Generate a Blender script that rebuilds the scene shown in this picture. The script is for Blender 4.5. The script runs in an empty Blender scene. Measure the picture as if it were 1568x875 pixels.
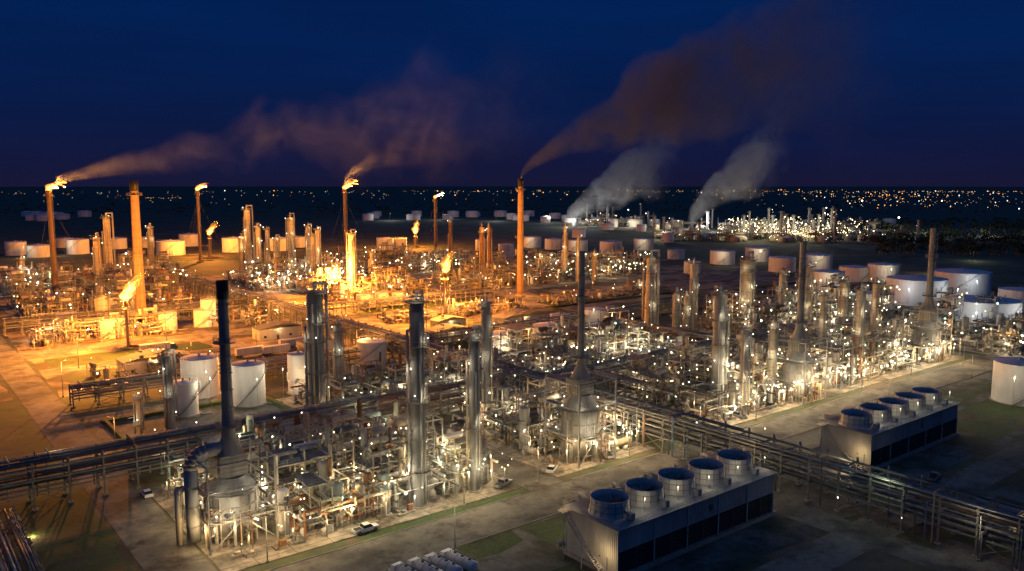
import bpy, math, random
from mathutils import Vector

# ------------------------------------------------------------------ survey
FPX, PW, PH, CAMZ = 1250.0, 1568.0, 875.0, 70.0
PITCH = math.atan(154.5/FPX)
SP, CP = math.sin(PITCH), math.cos(PITCH)
TH = math.radians(38.3)
CT, ST = math.cos(TH), math.sin(TH)
def P(u, v, z=0.0):
    xn=(u-PW/2)/FPX; yn=(PH/2-v)/FPX
    dy=CP+yn*SP; dz=-SP+yn*CP
    t=(z-CAMZ)/dz
    return xn*t, dy*t
def to_ab(x,y): return x*CT+y*ST, -x*ST+y*CT
def to_xy(a,b): return a*CT-b*ST, a*ST+b*CT
def AB(u,v): return to_ab(*P(u,v))
def depth(y): return y*CP+CAMZ*SP
def HT(u,v,vt):
    x,y=P(u,v); yn=(PH/2-vt)/FPX
    return CAMZ+y*(-SP+yn*CP)/(CP+yn*SP)
def WM(v,px):
    x,y=P(0,v); return px*depth(y)/FPX

scene=bpy.context.scene
COL=scene.collection
scene.view_settings.view_transform='Standard'
scene.view_settings.look='None'
scene.view_settings.exposure=0

# ------------------------------------------------------------------ materials
MAT={}
def mk(name, col, col2=None, rough=0.6, metal=0.0, scale=0.5, detail=6, bump=0.0, streak=False, w=0.5, spec=0.5):
    m=bpy.data.materials.new(name); m.use_nodes=True
    nt=m.node_tree; b=nt.nodes['Principled BSDF']
    b.inputs['Roughness'].default_value=rough; b.inputs['Metallic'].default_value=metal
    b.inputs['Specular IOR Level'].default_value=spec
    tc=nt.nodes.new('ShaderNodeTexCoord'); mp=nt.nodes.new('ShaderNodeMapping')
    nt.links.new(tc.outputs['Object'],mp.inputs['Vector'])
    mp.inputs['Scale'].default_value=(1,1,0.15) if streak else (1,1,1)
    n=nt.nodes.new('ShaderNodeTexNoise'); n.inputs['Scale'].default_value=scale; n.inputs['Detail'].default_value=detail
    n.inputs['Roughness'].default_value=0.65
    nt.links.new(mp.outputs[0],n.inputs['Vector'])
    r=nt.nodes.new('ShaderNodeValToRGB')
    r.color_ramp.elements[0].position=0.5-w*0.4; r.color_ramp.elements[1].position=0.5+w*0.4
    c2=col2 or tuple(c*0.6 for c in col)
    r.color_ramp.elements[0].color=(*c2,1); r.color_ramp.elements[1].color=(*col,1)
    nt.links.new(n.outputs[0],r.inputs[0]); nt.links.new(r.outputs[0],b.inputs['Base Color'])
    if bump:
        bp=nt.nodes.new('ShaderNodeBump'); bp.inputs['Distance'].default_value=bump
        nt.links.new(n.outputs[0],bp.inputs['Height']); nt.links.new(bp.outputs[0],b.inputs['Normal'])
    MAT[name]=m; return m
def mkground(name,cA,cB,cStain,s1,s2,joint=None,rough=0.92,thr=(0.42,0.6)):
    m=bpy.data.materials.new(name); m.use_nodes=True; nt=m.node_tree; b=nt.nodes['Principled BSDF']; N=nt.nodes.new; K=nt.links.new
    b.inputs['Roughness'].default_value=rough
    g=N('ShaderNodeNewGeometry'); mp=N('ShaderNodeMapping'); mp.vector_type='POINT'; mp.inputs['Rotation'].default_value=(0,0,-TH)
    K(g.outputs['Position'],mp.inputs[0])
    def noise(sc,de,ro=.6):
        n=N('ShaderNodeTexNoise'); n.inputs['Scale'].default_value=sc; n.inputs['Detail'].default_value=de; n.inputs['Roughness'].default_value=ro; K(mp.outputs[0],n.inputs['Vector']); return n
    n1=noise(s1,7,.62); n2=noise(s2,7,.7); n3=noise(s1*2.3,7,.7)
    def ramp(src,a,ca,bb,cb):
        r=N('ShaderNodeValToRGB'); r.color_ramp.elements[0].position=a; r.color_ramp.elements[0].color=(*ca,1); r.color_ramp.elements[1].position=bb; r.color_ramp.elements[1].color=(*cb,1); K(src,r.inputs[0]); return r.outputs[0]
    base=ramp(n2.outputs[0],.34,cB,.66,cA)
    st=ramp(n1.outputs[0],thr[0],(1,1,1),thr[1],(0,0,0))
    mx=N('ShaderNodeMixRGB'); K(st,mx.inputs[0]); K(base,mx.inputs[1]); mx.inputs[2].default_value=(*cStain,1)
    sp=ramp(n3.outputs[0],.36,(0.38,0.36,0.35),.50,(1,1,1))
    m2=N('ShaderNodeMixRGB'); m2.blend_type='MULTIPLY'; m2.inputs[0].default_value=1; K(mx.outputs[0],m2.inputs[1]); K(sp,m2.inputs[2]); out=m2.outputs[0]
    if joint:
        br=N('ShaderNodeTexBrick'); br.offset=0; br.inputs['Color1'].default_value=(1,1,1,1); br.inputs['Color2'].default_value=(.74,.74,.74,1); br.inputs['Mortar'].default_value=(.30,.28,.26,1)
        br.inputs['Scale'].default_value=1.0; br.inputs['Mortar Size'].default_value=0.12; br.inputs['Brick Width'].default_value=joint; br.inputs['Row Height'].default_value=joint*.8
        K(mp.outputs[0],br.inputs['Vector'])
        m3=N('ShaderNodeMixRGB'); m3.blend_type='MULTIPLY'; m3.inputs[0].default_value=.85; K(out,m3.inputs[1]); K(br.outputs[0],m3.inputs[2]); out=m3.outputs[0]
    K(out,b.inputs['Base Color'])
    bp=N('ShaderNodeBump'); bp.inputs['Distance'].default_value=.05; bp.inputs['Strength'].default_value=.6; K(n2.outputs[0],bp.inputs['Height']); K(bp.outputs[0],b.inputs['Normal'])
    MAT[name]=m
mk('galv',(0.36,0.36,0.35),(0.18,0.18,0.17),0.75,0.0,0.9,streak=True,spec=.25)
mk('clad',(0.36,0.36,0.35),(0.17,0.17,0.17),0.72,0.0,0.5,streak=True,spec=.3)
mk('colgrey',(0.25,0.25,0.25),(0.11,0.11,0.115),0.7,0.0,0.5,streak=True,spec=.35)
mk('darksteel',(0.10,0.105,0.11),(0.05,0.05,0.055),0.7,0.0,0.8,spec=.3)
mk('steelgrey',(0.24,0.235,0.22),(0.12,0.11,0.10),0.8,0.0,0.7,spec=.25)
mk('cream',(0.52,0.46,0.35),(0.28,0.23,0.16),0.75,0.0,0.8,streak=True,spec=.25)
mk('whitepaint',(0.72,0.70,0.66),(0.48,0.46,0.42),0.6,0.0,0.25,streak=True,spec=.3)
mk('tankpaint',(0.74,0.74,0.72),(0.50,0.48,0.46),0.6,0.0,0.22,streak=True,spec=.3)
mk('rust',(0.26,0.13,0.07),(0.12,0.07,0.04),0.85,0.0,0.8,spec=.2)
mk('brown',(0.36,0.23,0.14),(0.19,0.12,0.07),0.85,0.0,0.4,streak=True,spec=.2)
mk('black',(0.012,0.012,0.013),(0.006,0.006,0.006),0.8)
mk('bluepipe',(0.10,0.15,0.24),(0.05,0.08,0.13),0.6,0.0,0.5)
mk('concreteblock',(0.35,0.32,0.27),(0.18,0.16,0.13),0.9,0.0,0.5,8)
mkground('concrete',(0.36,0.31,0.25),(0.25,0.215,0.17),(0.13,0.115,0.09),0.06,0.6,9.0)
mkground('slab',(0.40,0.35,0.28),(0.24,0.205,0.16),(0.10,0.085,0.065),0.11,0.9,7.5,thr=(.38,.54))
mkground('asphalt',(0.21,0.19,0.16),(0.13,0.12,0.10),(0.07,0.065,0.055),0.07,0.5,None,thr=(.40,.56))
mkground('sandyard',(0.38,0.28,0.17),(0.22,0.155,0.09),(0.06,0.05,0.024),0.03,0.35,None,thr=(.44,.52))
mkground('gravel',(0.17,0.16,0.145),(0.08,0.078,0.065),(0.03,0.038,0.018),0.045,0.6,None,thr=(.42,.53))
mkground('lawn',(0.06,0.095,0.022),(0.026,0.045,0.011),(0.09,0.07,0.04),0.06,0.9,None,thr=(.36,.46))
mk('coolwall',(0.52,0.51,0.48),(0.32,0.31,0.28),0.75,0.0,0.3,streak=True,spec=.25)
mk('fandeck',(0.28,0.28,0.27),(0.16,0.16,0.15),0.8,0.0,0.3)
mk('glass',(0.02,0.03,0.04),(0.015,0.02,0.03),0.1)
mk('tyre',(0.02,0.02,0.02),(0.012,0.012,0.012),0.85)
mk('carwhite',(0.7,0.7,0.7),(0.6,0.6,0.6),0.3)
mk('carred',(0.35,0.04,0.03),(0.28,0.03,0.02),0.3)
mk('carblue',(0.05,0.09,0.2),(0.04,0.07,0.16),0.3)
mk('cargrey',(0.2,0.2,0.21),(0.16,0.16,0.17),0.3)
mk('foliage',(0.06,0.085,0.03),(0.02,0.03,0.012),0.9,0,0.05)
def emis(name,col,st,samp='NONE'):
    m=bpy.data.materials.new(name); m.use_nodes=True; nt=m.node_tree
    nt.nodes.clear(); o=nt.nodes.new('ShaderNodeOutputMaterial'); e=nt.nodes.new('ShaderNodeEmission')
    e.inputs[0].default_value=(*col,1); e.inputs[1].default_value=st
    nt.links.new(e.outputs[0],o.inputs[0])
    try: m.cycles.emission_sampling=samp
    except Exception: pass
    MAT[name]=m
emis('bulb_warm',(1,0.70,0.34),8)
emis('bulb_white',(1,0.88,0.62),9)
emis('bulb_green',(0.8,1,0.66),6)
emis('bulb_orange',(1,0.42,0.10),6)
emis('town_warm',(1,0.62,0.28),2.2)
emis('town_orange',(1,0.38,0.08),2.4)
emis('town_white',(1,0.9,0.75),2.6)
mkground('ground',(0.075,0.085,0.035),(0.03,0.04,0.016),(0.12,0.095,0.06),0.02,0.25,None,thr=(.38,.5))

# ------------------------------------------------------------------ mesh builder
LIGHTS={}
KIND={'warm':(1,0.68,0.32),'white':(1,0.85,0.56),'green':(0.86,1,0.62),'orange':(1,0.38,0.08),'flare':(1,0.32,0.04),'cool':(0.92,0.97,1)}
def lightdata(kind,power,rad):
    power=float('%.1g'%power) if power<10000 else power
    k=(kind,round(power),round(rad,2))
    if k not in LIGHTS:
        l=bpy.data.lights.new('lamp_'+kind,'POINT'); l.energy=power; l.color=KIND[kind]; l.shadow_soft_size=rad
        LIGHTS[k]=l
    return LIGHTS[k]
NL=0
class MB:
    def __init__(s): s.v=[];s.f=[];s.m=[];s.sm=[];s.L=[];s.mats=[];s.mi={}
    def mid(s,m):
        if m not in s.mi: s.mi[m]=len(s.mats); s.mats.append(m)
        return s.mi[m]
    def face(s,f,m,sm=False): s.f.append(f); s.m.append(m); s.sm.append(sm)
    def box(s,x0,y0,z0,x1,y1,z1,m):
        i=len(s.v); k=s.mid(m)
        s.v+= [(x0,y0,z0),(x1,y0,z0),(x1,y1,z0),(x0,y1,z0),(x0,y0,z1),(x1,y0,z1),(x1,y1,z1),(x0,y1,z1)]
        for q in ((3,2,1,0),(4,5,6,7),(0,1,5,4),(1,2,6,5),(2,3,7,6),(3,0,4,7)):
            s.face(tuple(i+j for j in q),k)
    def cbox(s,cx,cy,cz,sx,sy,sz,m): s.box(cx-sx/2,cy-sy/2,cz-sz/2,cx+sx/2,cy+sy/2,cz+sz/2,m)
    def cyl(s,p0,p1,r0,r1=None,n=8,m='galv',caps=True,phase=0):
        if r1 is None: r1=r0
        p0=Vector(p0);p1=Vector(p1);d=p1-p0
        if d.length<1e-5: return
        d.normalize()
        u=Vector((1,0,0)) if abs(d.x)<0.9 else Vector((0,1,0))
        if abs(d.z)>0.99: u=Vector((1,0,0))
        w=d.cross(u).normalized(); u=w.cross(d)
        i=len(s.v);k=s.mid(m)
        for p,r in ((p0,r0),(p1,r1)):
            for j in range(n):
                t=2*math.pi*j/n+phase; q=p+u*(math.cos(t)*r)+w*(math.sin(t)*r); s.v.append((q.x,q.y,q.z))
        for j in range(n):
            j2=(j+1)%n; s.face((i+j,i+j2,i+n+j2,i+n+j),k,n>6)
        if caps:
            s.face(tuple(i+j for j in range(n-1,-1,-1)),k); s.face(tuple(i+n+j for j in range(n)),k)
    def rev(s,cx,cy,prof,n,m,axis='z',base=(0,0,0)):
        i=len(s.v);k=s.mid(m)
        for r,h in prof:
            for j in range(n):
                t=2*math.pi*j/n
                if axis=='z': s.v.append((cx+r*math.cos(t),cy+r*math.sin(t),h))
                elif axis=='x': s.v.append((base[0]+h,base[1]+r*math.cos(t),base[2]+r*math.sin(t)))
                else: s.v.append((base[0]+r*math.cos(t),base[1]+h,base[2]+r*math.sin(t)))
        for a in range(len(prof)-1):
            for j in range(n):
                j2=(j+1)%n; q=(i+a*n+j,i+a*n+j2,i+(a+1)*n+j2,i+(a+1)*n+j)
                s.face(q if axis!='y' else q[::-1],k,True)
    def drum(s,x,y,z,r,L,ax,m,n=12):
        pr=[(0.02,0),(r*0.6,r*0.12),(r*0.9,r*0.32),(r,r*0.55),(r,L-r*0.55),(r*0.9,L-r*0.32),(r*0.6,L-r*0.12),(0.02,L)]
        s.rev(0,0,pr,n,m,ax,(x,y,z))
        for t in (0.22,0.78):
            if ax=='x': s.box(x+L*t-0.2,y-r*0.7,z-r-0.9,x+L*t+0.2,y+r*0.7,z-r*0.5,'concreteblock')
            else: s.box(x-r*0.7,y+L*t-0.2,z-r-0.9,x+r*0.7,y+L*t+0.2,z-r*0.5,'concreteblock')
    def vessel(s,x,y,z0,h,r,m,n=12):
        s.rev(x,y,[(r*0.98,z0),(r,z0+0.3),(r,z0+h-r*0.5),(r*0.88,z0+h-r*0.22),(r*0.5,z0+h-0.06*r),(0.02,z0+h)],n,m)
    def bulb(s,x,y,z,r,m):
        i=len(s.v);k=s.mid(m)
        s.v+=[(x+r,y,z),(x-r,y,z),(x,y+r,z),(x,y-r,z),(x,y,z+r),(x,y,z-r)]
        for q in ((0,2,4),(2,1,4),(1,3,4),(3,0,4),(2,0,5),(1,2,5),(3,1,5),(0,3,5)): s.face(tuple(i+j for j in q),k)
    def prism(s,prof,y0,y1,m):
        i=len(s.v);k=s.mid(m);n=len(prof)
        s.v+=[(x,y0,z) for x,z in prof]+[(x,y1,z) for x,z in prof]
        s.face(tuple(range(i,i+n)),k); s.face(tuple(range(i+2*n-1,i+n-1,-1)),k)
        for j in range(n):
            j2=(j+1)%n; s.face((i+j,i+n+j,i+n+j2,i+j2),k)
    def rail(s,x0,y0,x1,y1,z,m='galv',t=0.06):
        L=math.hypot(x1-x0,y1-y0)
        for h in (0.55,1.1): s.cyl((x0,y0,z+h),(x1,y1,z+h),t/2,n=4,m=m,caps=False)
        k=max(1,int(L/2.2))
        for j in range(k+1):
            x=x0+(x1-x0)*j/k;y=y0+(y1-y0)*j/k
            s.cyl((x,y,z),(x,y,z+1.1),t/2,n=4,m=m,caps=False)
    def pipe(s,pts,r,m,n=6):
        for a,b in zip(pts[:-1],pts[1:]): s.cyl(a,b,r,n=n,m=m)
        for p in pts[1:-1]: s.bulb(p[0],p[1],p[2],r*1.25,m)
    def platform(s,cx,cy,z,r0,r1,a0,a1,m='steelgrey'):
        k=s.mid(m); n=max(6,int(abs(a1-a0)/0.4)); i=len(s.v)
        for j in range(n+1):
            t=a0+(a1-a0)*j/n;c,sn=math.cos(t),math.sin(t)
            s.v+=[(cx+r0*c,cy+r0*sn,z),(cx+r1*c,cy+r1*sn,z),(cx+r1*c,cy+r1*sn,z+0.18),(cx+r0*c,cy+r0*sn,z+0.18)]
        for j in range(n):
            b=i+4*j;d=b+4
            for q in ((0,1),(1,2),(2,3),(3,0)): s.face((b+q[0],d+q[0],d+q[1],b+q[1]),k)
        for hh in (0.7,1.25):
            for j in range(n):
                t=a0+(a1-a0)*j/n;t2=a0+(a1-a0)*(j+1)/n
                s.cyl((cx+r1*math.cos(t),cy+r1*math.sin(t),z+hh),(cx+r1*math.cos(t2),cy+r1*math.sin(t2),z+hh),0.04,n=4,m='galv',caps=False)
        for j in range(n+1):
            t=a0+(a1-a0)*j/n
            s.cyl((cx+r1*math.cos(t),cy+r1*math.sin(t),z),(cx+r1*math.cos(t),cy+r1*math.sin(t),z+1.25),0.035,n=4,m='galv',caps=False)
    def lamp(s,x,y,z,kind='warm',power=1200,rad=0.28,post=0.0):
        s.L.append((x,y,z,kind,power,rad))
        s.cbox(x,y,z+rad+0.10,rad*1.6,rad*1.6,0.08,'darksteel')
        if post: s.cyl((x+rad+0.08,y,z-post),(x+rad+0.08,y,z+rad+0.1),0.05,n=5,m='galv')
    def mesh(s,name):
        me=bpy.data.meshes.new(name); me.from_pydata(s.v,[],s.f)
        for m in s.mats: me.materials.append(MAT[m])
        me.polygons.foreach_set('material_index',s.m); me.polygons.foreach_set('use_smooth',s.sm); me.update()
        return me
    def build(s,name,x,y,z=0,rot=TH,part='structure',force_empty=False,scale=1.0):
        global NL
        me=s.mesh(name)
        if s.L or force_empty:
            e=bpy.data.objects.new(name,None); COL.objects.link(e); e.location=(x,y,z); e.rotation_euler.z=rot; e.empty_display_size=1
            o=bpy.data.objects.new(part,me); COL.objects.link(o); o.parent=e
            for (lx,ly,lz,k,p,r) in s.L:
                l=bpy.data.objects.new('luminaire',lightdata(k,p,r)); COL.objects.link(l); l.parent=e; l.location=(lx,ly,lz); NL+=1
            return e
        o=bpy.data.objects.new(name,me); COL.objects.link(o); o.location=(x,y,z); o.rotation_euler.z=rot; o.scale=(scale,)*3
        return o

# ------------------------------------------------------------------ ground, roads, pads
g=MB(); k=g.mid('ground'); S=16000
g.v=[(-S,-600,0),(S,-600,0),(S,2*S,0),(-S,2*S,0)]; g.face((0,1,2,3),k); g.build('ground',0,0,0,0)
def sheet(name,a0,b0,a1,b1,z,m):
    s=MB(); R=random.Random(int(a0*7+b0)); k=s.mid(m)
    j=0.0 if name=='road' else 1.1
    pts=[]
    def edge(p,q):
        L=math.hypot(q[0]-p[0],q[1]-p[1]); n=max(1,int(L/6))
        for i in range(n):
            x=p[0]+(q[0]-p[0])*i/n; y=p[1]+(q[1]-p[1])*i/n
            pts.append((x+R.uniform(-j,j),y+R.uniform(-j,j),z))
    w,d=a1-a0,b1-b0
    edge((0,0),(w,0));edge((w,0),(w,d));edge((w,d),(0,d));edge((0,d),(0,0))
    s.v=pts; s.face(tuple(range(len(pts))),k)
    x,y=to_xy(a0,b0); s.build(name,x,y)
sheet('paved_yard',47,300,560,470,0.012,'sandyard')
sheet('paved_yard',48,472,520,640,0.012,'sandyard')
sheet('paved_yard',-60,305,33,470,0.012,'sandyard')
sheet('gravel_yard',60,86,345,124.5,0.012,'gravel')
sheet('gravel_yard',150,20,300,73,0.012,'gravel')
sheet('gravel_yard',47,207,102,260,0.012,'gravel')
sheet('lawn',-60,141,34,300,0.012,'lawn')
sheet('lawn',52,119,98,124.8,0.020,'lawn')
sheet('lawn',62,88,97,107,0.020,'lawn')
sheet('lawn',100,113,145,124.0,0.020,'lawn')
sheet('lawn',160,112,186,124.0,0.020,'lawn')
sheet('lawn',240,88,340,108,0.020,'lawn')
sheet('lawn',165,52,196,72,0.020,'lawn')
sheet('lawn',70,139.2,111,141.6,0.020,'lawn')
sheet('lawn',240,112,345,118,0.020,'lawn')
for (a0,b0,a1,b1) in ((52,306,112,336),(132,306,186,322),(52,352,114,371),(206,306,296,336),(310,352,420,371),(130,430,210,470),(320,306,420,336),(206,396,296,417)): 
    sheet('lawn',a0,b0,a1,b1,0.020,'lawn' if (a0+b0)%3 else 'gravel')
for (b0,b1,a0,a1,m) in ((126,138.5,-80,520,'asphalt'),(262,271,47,620,'asphalt'),(340,349,47,600,'concrete'),(374,392,20,600,'concrete'),(420,428,47,600,'concrete'),(75,84,60,520,'asphalt'),(505,515,47,600,'concrete'),(198,204,280,500,'asphalt')):
    sheet('road',a0,b0,a1,b1,0.028,m)
for (a0,a1,b0,b1,m) in ((35,45.5,90,640,'asphalt'),(115.5,125.5,139,196,'asphalt'),(148.5,157,40,126,'asphalt'),(182,189,139,196,'asphalt'),(300,310,205,640,'concrete'),(348.5,357,40,300,'asphalt'),(190,200,300,500,'concrete'),(120,128,300,505,'concrete')):
    sheet('road',a0,b0,a1,b1,0.044,m)
for (a0,a1,b) in ((50,112,138.6),(128,160,138.6),(60,147,125.4),(192,345,138.6),(159,345,125.4)):
    kb=MB(); kb.box(0,0,0,a1-a0,0.3,0.13,'concreteblock'); x,y=to_xy(a0,b); kb.build('kerb',x,y)

# ------------------------------------------------------------------ process units
def unit(name,a0,b0,a1,b1,seed,hmax=16,dens=1.0,lamps=20,power=1300,kinds=('warm','white','white'),lr=0.26,avoid=(),bulbs=30,br=0.16,pad=True,pal=None,bk=('bulb_warm','bulb_white','bulb_white','bulb_green'),edge=0):
    R=random.Random(seed); mb=MB(); w=a1-a0; d=b1-b0
    pal=pal or ['galv','galv','clad','cream','cream','steelgrey','steelgrey','whitepaint','rust','darksteel']
    def ok(x,y,r):
        for (aa,bb,rr) in avoid:
            if math.hypot(a0+x-aa,b0+y-bb)<rr+r: return False
        return True
    if pad: mb.box(-3,-3,-0.02,w+3,d+3,0.12,'slab')
    spots=[]
    nf=int(w*d/130*dens)
    for _ in range(nf):
        fw=R.uniform(5,13);fd=R.uniform(5,11);x=R.uniform(1,max(1.5,w-fw-1));y=R.uniform(1,max(1.5,d-fd-1))
        if not ok(x+fw/2,y+fd/2,max(fw,fd)*0.5): continue
        lv=R.choice([1,1,2,2,3,4]); lh=R.uniform(3.6,4.6); lv=min(lv,max(1,int(hmax/lh)))
        nx=max(1,round(fw/5));ny=max(1,round(fd/5)); H=lv*lh+R.choice([0,1.0,2.2])
        fm=R.choice(['steelgrey','galv','cream','steelgrey'])
        for i in range(nx+1):
            for j in range(ny+1):
                mb.cbox(x+fw*i/nx,y+fd*j/ny,H/2,0.3,0.3,H,fm)
        for l in range(1,lv+1):
            z=l*lh
            for i in range(nx+1): mb.cbox(x+fw*i/nx,y+fd/2,z-0.2,0.2,fd-0.32,0.34,fm)
            for j in range(ny+1): mb.cbox(x+fw/2,y+fd*j/ny,z-0.21,fw-0.32,0.2,0.3,fm)
            if R.random()<0.6:
                q=R.uniform(0.35,0.85); mb.box(x-0.5,y-0.5,z,x+fw*q+0.3,y+fd+0.5,z+0.07,'steelgrey')
                mb.rail(x-0.5,y-0.5,x+fw*q+0.3,y-0.5,z+0.07); mb.rail(x-0.5,y-0.5,x-0.5,y+fd+0.5,z+0.07); mb.rail(x-0.5,y+fd+0.5,x+fw*q+0.3,y+fd+0.5,z+0.07)
            for _k in range(R.randint(1,3)):
                if R.random()<0.6:
                    r=R.uniform(0.4,1.0);L=min(fw-1,R.uniform(3,7))
                    mb.drum(x+0.5,y+R.uniform(1,fd-1),z+r+0.9,r,L,'x',R.choice(pal),10)
                else:
                    r=R.uniform(0.4,0.9); mb.vessel(x+R.uniform(1,fw-1),y+R.uniform(1,fd-1),z+0.1,R.uniform(2,5),r,R.choice(pal),10)
            for (sx,sy) in ((x-1.1,y-1.4),(x+fw+0.9,y-1.4),(x-1.3,y+fd*0.5),(x+fw/2,y-1.5)):
                spots.append((sx,sy,z-0.9 if R.random()<0.4 else z+2.4))
        if R.random()<0.5:
            mb.cyl((x-0.3,y-0.9,0.1),(x+fw*0.7,y-0.9,lh),0.12,n=4,m='galv'); mb.cyl((x-0.3,y-1.7,0.1),(x+fw*0.7,y-1.7,lh),0.12,n=4,m='galv')
            for q in range(9): mb.cbox(x-0.3+(fw*0.7+0.3)*(q+.5)/9,y-1.3,0.1+(lh-0.1)*(q+.5)/9,0.35,0.8,0.05,'galv')
        for sd in (0,1):
            if R.random()<0.5: mb.cyl((x,y+fd*sd,0.2),(x+fw/nx,y+fd*sd,lh-0.4),0.08,n=4,m=fm)
    for _ in range(int(w*d/85*dens)):
        r=R.uniform(0.5,1.5);x=R.uniform(2,w-2);y=R.uniform(2,d-2)
        if not ok(x,y,r): continue
        h=R.uniform(3,min(12,hmax*0.8)); mb.vessel(x,y,0.8,h,r,R.choice(pal),12)
        mb.cyl((x,y,0.1),(x,y,0.9),r*0.9,n=10,m='concreteblock')
        if h>6: mb.platform(x,y,h*0.75,r,r+0.9,R.uniform(0,3),R.uniform(4,6.5)); spots.append((x+r+1.2,y-0.9,h*0.75+2))
        mb.pipe([(x,y,h+0.7),(x,y,h+1.5),(x+R.uniform(-6,6),y,h+1.5)],0.16,R.choice(pal))
    for _ in range(int(w*d/60*dens)):
        r=R.uniform(0.45,1.1);L=R.uniform(4,8);x=R.uniform(1,w-8);y=R.uniform(2,d-8)
        if not ok(x+3,y+3,3): continue
        ax=R.choice('xy'); z=r+1.0; m=R.choice(pal)
        mb.drum(x,y,z,r,L,ax,m)
        if R.random()<0.4: mb.drum(x,y,z+2*r+0.9,r*0.95,L*0.96,ax,m)
    for _ in range(int(w*d/20*dens)):
        x=R.uniform(0,w-1);y=R.uniform(0,d-1)
        if not ok(x,y,0.6): continue
        mb.cbox(x,y,0.35,R.uniform(1,2.4),R.uniform(0.7,1.2),0.5,'concreteblock')
        mb.cyl((x-0.5,y,0.9),(x+0.6,y,0.9),0.32,n=8,m=R.choice(pal))
        if R.random()<0.5: mb.cbox(x,y,1.2,R.uniform(0.4,1.4),R.uniform(0.4,1),R.uniform(0.5,1.6),R.choice(pal))
    for _ in range(int(w*d/8*dens)):
        x=R.uniform(0.5,w-1);y=R.uniform(0.5,d-1);z=R.choice([0.6,1.0,2.5,3.4,4.6,5.2,6.3,8.0])+R.uniform(-0.25,0.25)
        if z>hmax: z=2
        r=R.choice([0.07,0.1,0.1,0.15,0.15,0.22,0.32]); m=R.choice(pal)
        L=R.uniform(3,16)*R.choice([-1,1])
        pts=[(x,y,R.uniform(0.3,1.5)),(x,y,z)]
        if R.random()<0.5:
            x2=min(w,max(0,x+L)); pts.append((x2,y,z))
            if R.random()<0.6: y2=min(d,max(0,y+R.uniform(-6,6))); pts.append((x2,y2,z)); pts.append((x2,y2,max(0.3,z-R.uniform(-3,4))))
        else:
            y2=min(d,max(0,y+L)); pts.append((x,y2,z))
            if R.random()<0.6: x2=min(w,max(0,x+R.uniform(-6,6))); pts.append((x2,y2,z)); pts.append((x2,y2,max(0.3,z-R.uniform(-3,4))))
        if all(ok(p[0],p[1],0.2) for p in pts): mb.pipe(pts,r,m)
    for i in range(edge):
        x=w*(i+0.5)/edge+R.uniform(-2,2); mb.lamp(x,-1.6+R.uniform(-.4,.4),R.uniform(4.2,6),R.choice(['warm','warm','white']),power*R.uniform(.7,1.4),lr,post=4.0)
    for i in range(edge//3):
        mb.lamp(w+1.8,d*(i+.5)/(edge//3),5,'warm',power,lr,post=4.8); mb.lamp(-1.8,d*(i+.4)/(edge//3),5,'warm',power,lr,post=4.8)
    R.shuffle(spots)
    for _ in range(300): spots.insert(R.randint(0,len(spots)),(R.uniform(-1,w+1),R.choice([-1.5,R.uniform(0,d),R.uniform(0,d)]),R.uniform(4.5,9)))
    n=0
    for i,(x,y,z) in enumerate(spots):
        if not ok(x,y,0.5) : continue
        if n<lamps:
            mb.lamp(x,y,max(4.6,z),R.choice(kinds),power*R.uniform(0.3,1.3),lr,post=0 if z>9 else 4.2)
        elif n<lamps+bulbs:
            mb.bulb(x+R.uniform(-1,1),y+R.uniform(-1,1),max(2.2,z),br*R.choice([.6,.8,1,1.3]),R.choice(bk))
        else: break
        n+=1
    x,y=to_xy(a0,b0); return mb.build(name,x,y,0)

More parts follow.
